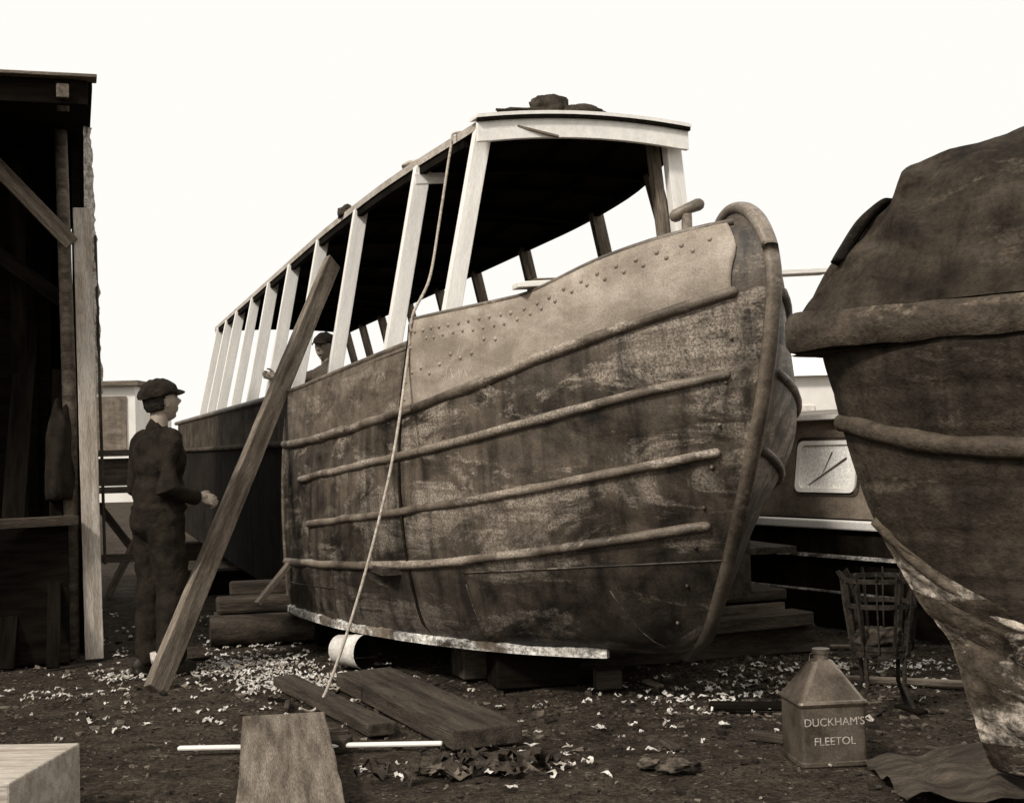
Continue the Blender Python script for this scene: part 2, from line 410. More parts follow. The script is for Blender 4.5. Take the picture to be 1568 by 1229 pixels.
for side in (-1,1):
    a=[];b=[]
    for i in range(60):
        s=-15.4+14.4*i/59; w=hw(s,1.6,side)-.02 if s>-3 else (1.46 if s>-13.5 else 1.46-(abs(s)-13.5)**2*.12)
        z=interp(SH,s)-.03; a.append((s,side*w,z)); b.append((s,side*min(w*.8,1.16),z))
    mb.grid([a,b]); mb.grid([b,[(p[0],p[1],p[2]-.5) for p in b]])
fd=[];fe=[]
for i in range(20):
    s=-1.05+1.85*i/19; fd.append((s,-max(.02,hw(s,1.9)-.03),1.87+.08*i/19)); fe.append((s,max(.02,hw(s,1.9,1)-.03),1.87+.08*i/19))
mb.grid([fd,fe]); mb.box((-7.6,0,.62),(13,2.6,.04)); mb.box((-1.06,0,1.1),(.04,1.9,1.5))
mb.build('deck','oldwood',boat)
# roof
YL=[(-13.5,-.95),(-5,-.95),(-3,-.91),(-1.94,-.845),(-1.0,-.71)]; YR=[(-13.5,.93),(-4,.92),(-2.5,.84),(-1.94,.77),(-1.0,.54)]
ZL=[(-13.5,3.07),(-3,3.06),(-1.9,3.065),(-1.0,3.10)]; ZR=[(-13.5,3.05),(-3,3.06),(-1.0,3.11)]
def roofp(s,v,dz=0):
    yl=interp(YL,s);yr=interp(YR,s); return Vector((s,yl+(yr-yl)*v,interp(ZL,s)*(1-v)+interp(ZR,s)*v+.045*(1-(2*v-1)**2)+dz))
mb=MB(); ss=[-13.4+12.44*i/50 for i in range(51)]; nv=12
mb.grid([[roofp(s,v/nv,.045) for s in ss] for v in range(nv+1)],0)
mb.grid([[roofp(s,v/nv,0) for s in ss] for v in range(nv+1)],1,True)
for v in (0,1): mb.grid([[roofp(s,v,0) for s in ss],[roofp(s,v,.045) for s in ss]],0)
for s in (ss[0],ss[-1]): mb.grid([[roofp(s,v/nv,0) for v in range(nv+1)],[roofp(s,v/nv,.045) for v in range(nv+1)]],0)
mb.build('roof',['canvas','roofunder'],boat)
def crossbeam(name,s,h,t,m,dz=0,v0=0.,v1=1.0):
    mb=MB(); secs=[]
    for i in range(17):
        v=v0+(v1-v0)*i/16; p=roofp(s,min(max(v,0),1)); 
        if v<0: p=roofp(s,0)+Vector((0,v*1.3,0))
        if v>1: p=roofp(s,1)+Vector((0,(v-1)*1.3,0))
        z=p.z+dz; secs.append([(s,p.y,z-h),(s+t,p.y,z-h),(s+t,p.y,z),(s,p.y,z)])
    mb.loft(secs); return mb.build(name,m,boat,bevel=.003)
crossbeam('front_beam',-.955,.120,.035,'whitewood',.03,-.02,1.02)
mb=MB(); secs=[]
for i in range(17):
    v=i/16; p=roofp(-1.0,v); y=p.y+(v-.5)*.07; secs.append([(-1.05,y,p.z+.048),(-.895,y,p.z+.040),(-.895,y,p.z+.060),(-1.05,y,p.z+.066)])
mb.loft(secs); mb.build('roof_front_lip','whitewood',boat)
mb=MB(); secs=[]
for i in range(17):
    v=i/16; p=roofp(-1.0,v); y=p.y+(v-.5)*.06; secs.append([(-.93,y,p.z+.020),(-.898,y,p.z+.020),(-.898,y,p.z+.038),(-.93,y,p.z+.038)])
mb.loft(secs); mb.build('roof_felt_edge','blackshade',boat)
PS=[-1.04,-1.94,-3.45,-4.9,-6.4,-7.8,-9.2,-10.7,-11.9,-13.0]
for i,s in enumerate(PS):
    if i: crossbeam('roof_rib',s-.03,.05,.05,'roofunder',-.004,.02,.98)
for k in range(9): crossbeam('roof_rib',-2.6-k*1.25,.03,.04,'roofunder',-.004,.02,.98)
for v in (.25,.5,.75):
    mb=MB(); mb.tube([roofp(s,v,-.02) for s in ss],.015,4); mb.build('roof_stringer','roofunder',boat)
YBL=[(-13.5,-1.20),(-6,-1.17),(-3.4,-1.14),(-1.94,-1.06),(-1.0,-.92)]
for i,s in enumerate(PS):
    tl=roofp(s,0,-.002); yb=interp(YBL,s); zb=interp(SH,s)-.05
    plank('side_post',(s,yb+random.uniform(-.01,.01),zb),(s+random.uniform(-.02,.02),tl.y+.045,tl.z),.075,(.10 if i<4 else .11)*random.uniform(.92,1.05),'whitewood',boat,up=(0,1,0))
    tr=roofp(s,1,-.002); yb2={0:.62}.get(i,-yb+.02); ds=.12 if i==1 else (.3 if i==2 else 0)
    plank('side_post',(s+ds,yb2,zb),(s+ds,tr.y-.045,tr.z-.01),.075,.095,'whitewood' if i==0 else 'greywood',boat,up=(0,1,0))  # far posts get darker wood to stand in for shaded inner faces
plank('inner_corner_post',(-1.12,.54,1.9),(-1.12,.42,3.1),.07,.06,'greywood',boat,up=(0,1,0))
plank('post_bracket',(PS[1]+.05,-.86,2.985),(PS[1]+.05,-.66,3.0),.02,.07,'whitewood',boat,up=(0,1,0))
plank('front_brace',(-.93,-.50,3.11),(-.90,-.26,3.055),.015,.022,'greywood',boat,up=(1,0,0))
for v,dy in ((0,.03),(1,-.03)):
    mb=MB(); secs=[]
    for s in ss[:-1]:
        p=roofp(s,v); y=p.y+dy; secs.append([(s,y-.02,p.z-.05),(s,y+.02,p.z-.05),(s,y+.02,p.z-.002),(s,y-.02,p.z-.002)])
    mb.loft(secs); mb.build('header_rail','roofunder',boat)
mb=MB(); mb.tube([(s,interp(YBL,s)+.02,interp(SH,s)+.02) for s in [-13.3+12.3*i/30 for i in range(31)]],.03,4); mb.build('coaming','greywood',boat)
plank('cabin_shelf',(-7.5,.6,1.98),(-3.2,.9,1.98),.25,.03,'oldwood',boat)
inv=boat_m.inverted()
def L(p): return inv@Vector(p)
plank('deck_plank',L((.03,6.56,2.085)),L((1.66,6.98,2.17)),.13,.028,'whitewood',boat)
plank('deck_plank_b',L((.12,6.70,2.120)),L((1.0,6.92,2.15)),.10,.025,'greywood',boat)
mb=MB(); mb.tube([(.19,.0,1.9),(.19,.0,2.43)],[.034,.026],14); mb.tube([(.16,-.045,2.425),(.185,-.01,2.45),(.21,.055,2.475)],[.034,.026,.032],12,rnd=True)
mb.build('mooring_stud','stem',boat,smooth=True)
def lump(name,c,r,m,parent,seed,amp=.35):
    mb=MB()
    def fn(d,p):
        k=1+amp*noise.noise(Vector((d.x*1.7+seed,d.y*1.7,d.z*1.7)))+amp*.4*noise.noise(Vector((d.x*5,d.y*5+seed,d.z*5)))
        q=p*k; q.z=max(q.z,-r[2]*.55); return q
    mb.ball(c,r,0,36,24,fn); return mb.build(name,m,parent,smooth=True)
lump('folded_sack',(-1.1,-.24,3.255),(.10,.12,.080),'sack',boat,3)
lump('folded_sack_b',(-1.08,-.06,3.235),(.10,.15,.055),'sack',boat,8)
lump('folded_sack_c',(-1.12,-.24,3.225),(.12,.34,.035),'sack',boat,12)
lump('roof_rag',(-3.9,-.9,3.12),(.12,.06,.06),'sack',boat,5); lump('roof_rag_b',(-2.15,-.80,3.125),(.12,.07,.035),'canvas',boat,15)

# ---------------------------------------------------------------- rope
rope=MB()
ctrl=[bw(-1.5,-.30,3.20),bw(-1.40,-.55,3.17),bw(-1.28,-.76,3.14),bw(-1.25,-.80,3.05),bw(-1.18,-.90,2.6),bw(-1.06,-1.0,2.25),bw(-.97,-1.125,2.03),bw(-.96,-1.16,1.8),(-.64,6.98,1.2),(-.81,6.85,.55),(-1.00,6.80,.04),(-1.10,6.72,.02)]
rope.tube(crom(ctrl),.008,8); rope.build('hanging_rope','rope',smooth=True)

e=empty('leaning_prop_plank',(-2.01,7.42,0))
d=Vector((.425,1.78,1.755))
plank('plank',(0,0,0),d*1.56,.13,.06,'greywood',e,up=(1,-.6,.35),warp=.004,chip=.01)

# ---------------------------------------------------------------- supports and loose timber
def timber(name,p0,p1,w,h,m,z=0,bevel=.008,**k):
    p0=Vector(p0);p1=Vector(p1);c=(p0+p1)/2
    e=empty(name,(c.x,c.y,0)); q=Vector((0,0,z+h/2))
    plank('timber',Vector((p0.x-c.x,p0.y-c.y,0))+q,Vector((p1.x-c.x,p1.y-c.y,0))+q,w,h,m,e,bevel=bevel,**k); return e
timber('timber_baulk',(-.35,7.65),(1.78,8.35),.26,.17,'oldwood')
timber('timber_baulk',(-.15,7.35),(.30,7.45),.30,.20,'blackshade')  # coloured near black to stand in for shadow beneath the hull
timber('timber_baulk',(.40,7.16),(.54,7.18),.10,.10,'oldwood')
timber('timber_baulk',(-1.4,9.2),(1.5,10.1),.3,.21,'blackshade')
timber('timber_baulk',(-3.2,12.5),(.4,13.7),.3,.21,'blackshade')
timber('timber_baulk',(-4.6,16.5),(-1,17.7),.3,.21,'blackshade')
timber('timber_baulk',(1.0,7.9),(1.75,8.25),.22,.08,'oldwood',z=.17)
for i in range(4):
    timber('timber_stack_board',(1.15+random.uniform(-.04,.04),8.75),(1.66+random.uniform(-.06,.06),8.95),.4,.07,'oldwood' if i%2 else 'greywood',z=.0+i*.085)
e=empty('log_pile',(-1.75,9.15,0))
mb=MB(); mb.tube([(-.32,-.1,.11),(.5,.12,.11)],.105,14); mb.build('log_a','oldwood',e,autos=.8)
plank('log_b',(-.34,.12,.1),(.45,.33,.1),.2,.2,'oldwood',e,bevel=.02)
plank('log_c',(-.30,.0,.27),(.2,.12,.27),.24,.10,'oldwood',e,bevel=.02)
plank('log_d',(-.25,.2,.36),(.3,.32,.36),.2,.09,'oldwood',e,bevel=.02)
e=empty('hull_prop',(-1.72,8.9,.3))
plank('strut',(0,0,0),(.26,.2,.33),.05,.035,'greywood',e); plank('head',(.20,.2,.35),(.32,.2,.355),.10,.045,'newwood',e)
timber('timber_plank',(-.86,7.46),(-.14,5.85),.33,.085,'oldwood',chip=.02)
timber('timber_plank',(-1.31,7.5),(-.63,6.13),.13,.06,'oldwood',chip=.02)
timber('timber_plank',(-1.08,6.17),(-.78,4.55),.37,.055,'greywood',z=.05,chip=.006)
timber('timber_plank',(-1.2,6.0),(-.75,5.9),.10,.045,'oldwood')
timber('timber_lath',(-1.50,5.90),(-.34,5.86),.035,.018,'whitewood',z=.01)
timber('timber_block',(-2.4,4.75),(-1.66,4.72),.60,.24,'newwood',chip=.01)
timber('timber_plank',(.92,6.55),(1.38,6.45),.07,.035,'blackshade')
timber('timber_plank',(1.0,5.9),(1.2,5.72),.08,.03,'oldwood')
timber('timber_plank',(1.35,6.9),(1.62,6.7),.06,.03,'greywood')
timber('timber_plank',(1.7,7.2),(2.4,6.9),.07,.03,'greywood')
e=empty('canvas_sheet',(1.9,5.05,0)); mb=MB()
mb.grid([[(x*.03-.55,y*.03-.3+.02*math.sin(x*.5),max(.012,.02+.12*min(1,(x/36))*min(1,y/10)+.05*noise.noise(Vector((x*.2,y*.2,0))))) for x in range(44)] for y in range(22)]); mb.build('sheet','oldwood',e,smooth=True)
for i in range(20):
    a=random.uniform(0,3.1); l=random.uniform(.06,.26); x=random.uniform(-2.6,2.2); y=random.uniform(5.2,8.4)
    timber('timber_offcut',(x,y),(x+l*math.cos(a),y+l*math.sin(a)),random.uniform(.02,.06),.02,random.choice(['oldwood','greywood','oldwood','blackshade']),z=.004)

# ---------------------------------------------------------------- debris
def strips(name,clusters,m,par=None,wr=(.0025,.010),lr=(.02,.11),zr=.010):
    mb=MB()
    for cx,cy,sx,sy,n in clusters:
        for _ in range(n):
            x=random.gauss(cx,sx);y=random.gauss(cy,sy);a=random.uniform(0,6.28)
            w=random.uniform(*wr);Lh=random.uniform(*lr);cur=random.uniform(-5,5);tw=random.uniform(-2,2)
            z0=(max(0,gh(x,y)) if par is None else 0)+.003; seg=6; ang=a; px,py=x,y; A=[];B=[]
            for k in range(seg+1):
                zz=z0+zr*abs(math.sin(k*1.3+tw))*random.uniform(.6,1.4)
                nx,ny=-math.sin(ang),math.cos(ang)
                A.append((px-nx*w,py-ny*w,zz)); B.append((px+nx*w,py+ny*w,zz+zr*.8*math.sin(k+tw)))
                px+=math.cos(ang)*Lh/seg;py+=math.sin(ang)*Lh/seg;ang+=cur/seg
            mb.grid([A,B])
    return mb.build(name,m,par,smooth=par is not None)
strips('wood_shavings',[(-1.65,8.15,.22,.2,230),(-1.25,7.6,.18,.16,210),(-1.5,7.9,.3,.35,80),(-2.35,8.0,.16,.12,70),(-2.5,7.4,.2,.1,30),(-1.8,9.3,.25,.6,110),(-2.7,10,.4,.9,80),(-2.0,6.6,.4,.4,28),(1.6,7.5,.4,.3,90),(1.2,6.9,.3,.2,55),(2.1,7.6,.25,.12,70),(-.2,5.5,.4,.15,36),(.6,6.0,.6,.4,30),(.6,6.7,.5,.2,40),(-.9,6.9,.4,.3,30)],'shave')
mb=MB()
for i in range(8000):
    x=random.uniform(-3.2,3.0);y=random.uniform(4.3,11) if i%3 else random.gauss(7.1,.9)
    if i%5==0: x=random.gauss(1.3,.5);y=random.gauss(7.0,.8)
    s=random.uniform(.003,.013)*(2.4 if random.random()<.07 else 1)
    rot=Matrix.Rotation(random.uniform(0,6.3),3,'Z')@Matrix.Rotation(random.uniform(-.5,.5),3,'X')
    mb.box((x,y,gh(x,y)+s*.25),(s*random.uniform(.8,2.6),s,s*random.uniform(.3,.9)),0,rot,jit=s*.25)
mb.build('rubble','rubble')
e=empty('scrap_heap',(-.25,5.45,0))
strips('canvas_scraps',[(0,0,.20,.07,26)],'sack',e,(.015,.035),(.08,.2),.035)
strips('torn_strips',[(0,0,.24,.08,16)],'rubble',e,(.004,.012),(.08,.22),.03)
for i in range(6): lump('scrap_lump',(random.gauss(0,.17),random.gauss(0,.06),.012),(.06,.04,.022),'sack' if i%2 else 'rubble',e,i*3+1,amp=.8)
e=empty('stone',(.62,5.35,0)); lump('rock',(0,0,.012),(.07,.04,.025),'rubble',e,4,.7); lump('rock_b',(-.1,.08,.01),(.05,.05,.02),'rubble',e,9,.7)

# ---------------------------------------------------------------- bucket on its side
e=empty('white_bucket',(-1.0,8.05,.105),R(-38))
mb=MB(); n=24
def ring(x,r): return [(x,r*math.cos(2*math.pi*j/n),r*math.sin(2*math.pi*j/n)) for j in range(n)]
mb.loft([ring(-.11,.005),ring(-.11,.082),ring(-.105,.086),ring(.03,.095),ring(.035,.098),ring(.04,.095),ring(.11,.102),ring(.115,.106),ring(.122,.104)],0,False)
mb.loft([ring(.122,.104),ring(.118,.099),ring(-.1,.08),ring(-.1,.004)],1,False)
mb.tube([(.12+.09*math.sin(a),.103*math.cos(a),-.02) for a in [math.pi*i/12 for i in range(13)]],.003,6,mi=1)
mb.build('bucket_body',['bucket','blackshade'],e,smooth=True)

# ---------------------------------------------------------------- oil can
e=empty('oil_can',(1.225,5.46,0),R(6))
mb=MB()
def rsq(z,h,r=.02,n=4):
    out=[]
    for qx,qy,a0 in ((1,1,0),(-1,1,90),(-1,-1,180),(1,-1,270)):
        rr=min(r,h*.9)
        for k in range(n+1):
            a=R(a0+90*k/n); out.append(((h-rr)*qx+rr*math.cos(a),(h-rr)*qy+rr*math.sin(a),z))
    return out
H=.138
mb.loft([rsq(.0,H-.006),rsq(.006,H),rsq(.02,H),rsq(.024,H-.004),rsq(.235,H-.004),rsq(.24,H+.002),rsq(.25,H+.006),rsq(.258,H+.002),rsq(.262,H-.006),rsq(.40,.042,.02),rsq(.405,.035,.02)])
mb.tube([(0,0,.40),(0,0,.435)],[.032,.030],16); mb.tube([(0,0,.43),(0,0,.448)],[.036,.036],16)
mb.tube([(-.05,0,.40),(-.045,0,.425),(0,.04,.43),(.045,0,.425)],.004,6)
mb.build('can_body','can',e,autos=.5)
for t,z in (("DUCKHAM'S",.165),("FLEETOL",.09)):
    cu=bpy.data.curves.new('label','FONT'); cu.body=t; cu.size=.044; cu.align_x='CENTER'; cu.extrude=.0008
    o=bpy.data.objects.new('label_lettering',cu); scene.collection.objects.link(o); o.parent=e; o.location=(0,-H+.0025,z); o.rotation_euler=(R(90),0,0); cu.materials.append(M['newwood'])

# ---------------------------------------------------------------- brazier
e=empty('fire_brazier',(1.74,6.45,0),R(10)); mb=MB()
def hoop(z,r,w=.022,t=.005):
    n=28
    mb.loft([[((r)*math.cos(a),(r)*math.sin(a),z-w/2),((r+t)*math.cos(a),(r+t)*math.sin(a),z-w/2),((r+t)*math.cos(a),(r+t)*math.sin(a),z+w/2),(r*math.cos(a),r*math.sin(a),z+w/2)] for a in [2*math.pi*i/n for i in range(n+1)]],0,False)
hoop(.62,.175);hoop(.50,.165);hoop(.30,.135);hoop(.27,.13,.03)
for i in range(12):
    a=2*math.pi*i/12; P=[(r*math.cos(a),r*math.sin(a),z) for r,z in ((.195,.655),(.176,.62),(.166,.5),(.135,.28))]
    for k in range(3): mb.beam(P[k],P[k+1],.022,.006,up=(-math.sin(a),math.cos(a),0))
for i in range(4):
    a=2*math.pi*i/4+.5; mb.beam((.175*math.cos(a),.175*math.sin(a),.6),(.13*math.cos(a),.13*math.sin(a),.27),.03,.01,up=(-math.sin(a),math.cos(a),0)); mb.tube([(.13*math.cos(a),.13*math.sin(a),.3),(.12*math.cos(a),.12*math.sin(a),.12),(.18*math.cos(a),.18*math.sin(a),0)],.011,8)
for i in range(7): mb.box((0,-.11+i*.037,.275),(.22,.012,.01))
mb.build('basket','iron',e)
lump('ash_and_coke',(0,0,.33),(.12,.12,.06),'sack',e,2,.5)

# ---------------------------------------------------------------- tarpaulin-covered boat on the right
tb=empty('tarpaulin_covered_boat',(1.095,5.2,0),R(-25.8))
ST=[(.0,.76),(.10,.69),(.32,.62),(.54,.56),(.68,.46),(.85,.37),(1.02,.28),(1.32,.19),(1.475,.155),(1.62,.12),(1.8,.10)]
TW=[(0,.02),(.08,.14),(.25,.27),(.6,.42),(1.2,.62),(2.2,.85),(3.5,.95),(6,.95)]
def w2(D,z):
    d=max(0,D-interp(ST,z)); k=min(1,max(0,z/1.6)); return interp(TW,d)*(.62+.38*k**.8)+.03*math.sin(z*5)*min(1,d*2)
for side in (-1,1):
    mb=MB(); rows=[]
    for j in range(73):
        z=.08+1.56*j/72; s0=interp(ST,z); groove=.011 if j%8==0 else 0
        rows.append([(s0+(5.5-s0)*(i/60)**1.7,side*(w2(s0+(5.5-s0)*(i/60)**1.7,z)-groove+.006*noise.noise(Vector((i*.3,z*6,side)))),z) for i in range(61)])
    mb.grid(rows,0,side>0); mb.grid([rows[0],[(p[0],0,.08) for p in rows[0]]])
    mb.build('planked_hull','oldhull',tb,smooth=True)
    def st(name,tab,d0,r,m,off=0.0):
        mb=MB(); P=[]
        for i in range(70):
            D=d0+(5.4-d0)*(i/69)**1.5; z=interp(tab,D)+.008*noise.noise(Vector((D*6,2,0))); D2=max(D,interp(ST,z)); P.append((D2,side*(w2(D2,z)+off),z))
        mb.tube(P,[r*(1+.3*noise.noise(Vector((p[0]*7,0,0)))) for p in P],10,ry=r*1.3); mb.build(name,m,tb,smooth=True)
    st('strake_a',[(.1,1.37),(.8,1.25),(5.4,1.28)],.18,.034,'oldband',-.004)
    st('strake_b',[(.3,.98),(.55,.78),(.9,.62),(5.4,.5)],.30,.020,'worn')
    mb=MB(); rows=[]
    for j in range(40):
        row=[]
        for i in range(90):
            q=(i/89)**1.5; D=.31+(5.3-.31)*q; zt=interp([(.3,.96),(.55,.76),(.9,.60),(5.4,.48)],D)
            z=.09+(zt-.09)*j/39; s0=interp(ST,z)-.004; D2=s0+(5.3-s0)*q
            row.append((D2-.004,side*(w2(D2,z)+.015+.024*noise.noise(Vector((D2*5,z*12,side)))+.01*noise.noise(Vector((D2*20,z*30,side)))-(.016 if j%8==0 else 0)),z))
        rows.append(row)
    mb.grid(rows,0,side>0); mb.build('worn_bottom_planks','worn',tb,smooth=True)
def wb(D): return interp([(0,.035),(.05,.13),(.2,.25),(.5,.38),(1.2,.63),(2.2,.87),(3.5,.98),(6,.98)],D)
path=[(5.4*(1-i/59)**1.6,-1) for i in range(60)]; path2=[(D,1) for D,_ in reversed(path)]
mb=MB(); secs=[]
for D,sd in path+path2[1:]:
    w=wb(D)+.006*noise.noise(Vector((D*9,sd,0))); zt=1.755+.02*math.exp(-D*3)+.010*noise.noise(Vector((D*6,sd,3))); zb=1.615+.012*noise.noise(Vector((D*7,sd,7)))
    secs.append([(D+.05,sd*max(w-.09,.0),zb),(D,sd*w,zb+.015),(D-.012,sd*(w+.014),zb+.04),(D-.012,sd*(w+.014),zt-.03),(D,sd*w,zt),(D+.05,sd*max(w-.09,0),zt+.01)])
mb.loft(secs,0,True)
mb.add([(5.4*(1-i/39)**1.6,sd*wb(5.4*(1-i/39)**1.6)*.97,1.618) for sd in (-1,1) for i in range(40)],[(i,i+1,i+41,i+40) for i in range(39)])
mb.build('gunwale_band','oldband',tb,autos=.7)
RD=[(.05,1.77),(.12,1.89),(.268,2.09),(.40,2.185),(.425,2.25),(.45,2.305),(.50,2.325),(.70,2.365),(.9,2.41),(1.6,2.50),(3,2.53),(6,2.53)]
mb=MB(); rows=[]
for i in range(200):
    D=.05+5.3*(i/199)**1.8; w=max(.01,wb(D)-.01); zr=interp(RD,D); row=[]
    for j in range(81):
        u=j/40-1; a=abs(u); prof=(1-a**1.7)
        y=u*w; z=1.762+(zr-1.762)*prof
        fold=.030*noise.noise(Vector((D*3.5,u*2.5,1)))+.026*math.sin(D*24+u*7+4*noise.noise(Vector((D*2,u*3,0))))*(a**.5)*(1-a)*2+.018*noise.noise(Vector((D*11+u*3,u*5,4)))+.007*noise.noise(Vector((D*30,u*12,4)))
        row.append((D+fold*.3*min(1,D*3),y+(1 if u>0 else -1)*fold*min(1,a*4),z+fold*.4*(1-a)))
    rows.append(row)
mb.grid(rows); mb.build('tarpaulin','tarp',tb,smooth=True)
mb=MB()
P=crom([(.41,.04,2.17),(.38,-.04,2.175),(.31,-.09,2.11),(.25,-.13,2.01),(.22,-.16,1.95)],6)
mb.loft([[p+Vector((-.025,-.01,.0)),p+Vector((0,-.03,.012)),p+Vector((.03,.0,.01)),p+Vector((.01,.03,-.02))] for p in P]); mb.build('tarpaulin_fold','tarp',tb,smooth=True)
mb=MB(); mb.box((1.4,0,.04),(.3,1.0,.08)); mb.box((3.6,0,.04),(.3,1.2,.08)); mb.build('support_blocks','oldwood',tb)

# ---------------------------------------------------------------- background narrowboat
nb=empty('moored_narrowboat',(1.6,10.0,0),math.atan2(-.85,.52))
mb=MB(); rows=[]
for z,o in ((0,.06),(.1,.03),(.4,.0),(.62,-.02),(.70,-.03)): rows.append([(x,o,z) for x in [-9+i*.6 for i in range(24)]])
mb.grid(rows); mb.add([(-9,0,.7),(5,0,.7),(5,2.1,.7),(-9,2.1,.7)],[(0,1,2,3)]); mb.add([(5,0,0),(5,2.1,0),(5,2.1,.7),(5,0,.7)],[(0,1,2,3)])
mb.build('steel_hull','darkhull',nb)
mb=MB(); mb.box((-2,-.035,.715),(14,.07,.06)); mb.build('pale_gunwale','pale',nb,bevel=.01)
mb=MB(); mb.box((-2,-.03,.50),(14,.03,.022),0); mb.box((-2,-.02,.26),(14,.02,.012),0); mb.build('side_stripe','chine',nb)
mb=MB(); secs=[[(x,.12,.745),(x,.22,1.42),(x,.4,1.47),(x,1.05,1.52),(x,1.7,1.47),(x,1.88,1.42),(x,1.98,.745)] for x in (-8,3.4)]
mb.loft(secs); mb.build('cabin','cabingrey',nb)
mb=MB(); mb.box((-2.3,.19,1.445),(11.6,.12,.03)); mb.build('handrail','pale',nb)
def winx(x,w=.5):
    def rs(sx,sz,off):
        out=[]
        for qx,qz,a0 in ((1,1,0),(-1,1,90),(-1,-1,180),(1,-1,270)):
            for k in range(5):
                a=R(a0+90*k/4); r=.05; zz=1.10+(sz-r)*qz+r*math.sin(a); out.append((x+(sx-r)*qx+r*math.cos(a),.12+(zz-.745)*.148-off,zz))
        return out
    mb=MB(); mb.loft([rs(w/2+.045,.205,.001),rs(w/2+.045,.205,.006),rs(w/2+.02,.18,.006)],2,False)
    mb.loft([rs(w/2+.02,.18,.002),rs(w/2+.02,.18,.022),rs(w/2-.012,.150,.022),rs(w/2-.012,.150,.008)],0,False); mb.add(rs(w/2-.005,.155,.008),[tuple(range(20))],1)
    mb.beam((x-.16,.153,.97),(x+.19,.170,1.16),.030,.004,3); mb.beam((x-.05,.160,1.02),(x+.05,.175,1.20),.016,.004,3)
    mb.build('window',['pale','window','oldwood','cabingrey'],nb)
for x in (-3.9,-2.2,-.6,.85,2.3): winx(x,.54)
wh=empty('pale_warehouse',(10,44,0)); mb=MB(); mb.box((0,0,1.6),(16,6,3.2)); mb.add([(-8.3,-3.3,3.2),(8.3,-3.3,3.2),(8.3,0,4.6),(-8.3,0,4.6),(8.3,3.3,3.2),(-8.3,3.3,3.2)],[(0,1,2,3),(3,2,4,5)])  # walls and roof coloured pale to paint in distant mist
for i in range(6): mb.box((-6.5+i*2.6,-3.02,1.9),(1.1,.06,.8),1)
mb.build('walls_and_roof',['pale','bucket'],wh)
cb=empty('white_cabin_building',(-13.2,40,0)); mb=MB(); mb.box((0,0,1.65),(5,4,3.3)); mb.box((0,-.05,3.36),(5.3,4.4,.14),1)
for x in (-1.8,-.7,.5,1.3): mb.box((x,-2.02,1.9),(.06,.06,2.6),1)
mb.box((1.75,-2.03,2.2),(1.0,.06,1.6),2); mb.build('walls',['pale','greywood','cabingrey'],cb)
dw=empty('distant_wall',(-30,60,0)); mb=MB(); mb.box((0,0,1.1),(40,.4,2.2)); mb.build('wall','pale',dw)

# ---------------------------------------------------------------- boat shed on the left
sh=empty('boat_shed',(-2.74,8.7,0),R(18.2))
mb=MB()
mb.box((-2.6,4.0,1.75),(5,.1,3.5)); mb.box((-5.1,1.0,1.75),(.1,6,3.5)); mb.box((-.07,2.2,1.75),(.05,3.6,3.5))
mb.box((-2.6,1.6,3.49),(5.25,5.1,.06)); mb.box((-2.2,.9,1.75),(3.9,.05,3.4)) 
for i in range(14): mb.box((-.35-.28*i,.865,1.75),(.012,.03,3.4))
mb.build('walls_and_roof','blackshade',sh)
plank('fascia',(-5,-.98,3.42),(.0,-.98,3.42),.05,.14,'blackshade',sh)
plank('fascia_cap',(-5,-1.0,3.505),(.05,-1.0,3.505),.14,.02,'greywood',sh,warp=.01)
plank('rafter_end',(-.14,-1.04,3.42),(-.14,-.7,3.42),.07,.08,'greywood',sh)
plank('corner_post',(.0,-.0,0),(-.035,.0,2.92),.115,.07,'newwood',sh,up=(0,1,0))
plank('corner_batten',(.075,.03,0.6),(.045,.03,2.75),.02,.03,'oldwood',sh,up=(0,1,0))
mb=MB(); mb.tube([(-.14,.12,0),(-.13,.1,1.6),(-.16,.1,3.45)],[.05,.045,.04],12); mb.build('round_pole','greywood',sh,smooth=True)
plank('diagonal_brace',(-.10,-.05,2.68),(-.95,-.05,3.60),.10,.05,'greywood',sh,up=(0,1,0))
plank('inner_brace',(-.1,.3,2.3),(-.9,.3,2.9),.10,.05,'blackshade',sh,up=(0,1,0))  # inner timbers coloured near black to carry the shed's interior shade
plank('inner_post',(-.45,.5,0),(-.45,.5,3.4),.10,.07,'blackshade',sh,up=(0,1,0))
mb=MB(); rows=[]
for j in range(110):
    z=3.46-1.75*j/109; w=.05+.05*(j/109)+.014*noise.noise(Vector((z*9,0,0)))+.01*noise.noise(Vector((z*31,0,0))); rows.append([(-.02+w*k/5+.01*noise.noise(Vector((z*12,k,2))),-.02+.05*k/5+.02*noise.noise(Vector((z*6,k*.6,0))),z) for k in range(6)])
mb.grid(rows); mb.build('hanging_sacking','netting',sh,smooth=True)
plank('leaning_board',(-.25,-.3,0),(-.20,.5,1.9),.08,.03,'blackshade',sh,up=(0,1,0))
plank('leaning_board_b',(-.55,-.2,0),(-.4,.6,2.2),.14,.03,'blackshade',sh,up=(0,1,0))
lump('coat_on_hook',(-.2,.05,1.25),(.09,.12,.40),'cloth',sh,6,.3)
plank('low_beam',(-1.6,-.5,.9),(-.1,-.1,.9),.12,.06,'oldwood',sh)
plank('bench',(-2.2,.2,.45),(-.15,.2,.45),.6,.9,'blackshade',sh)

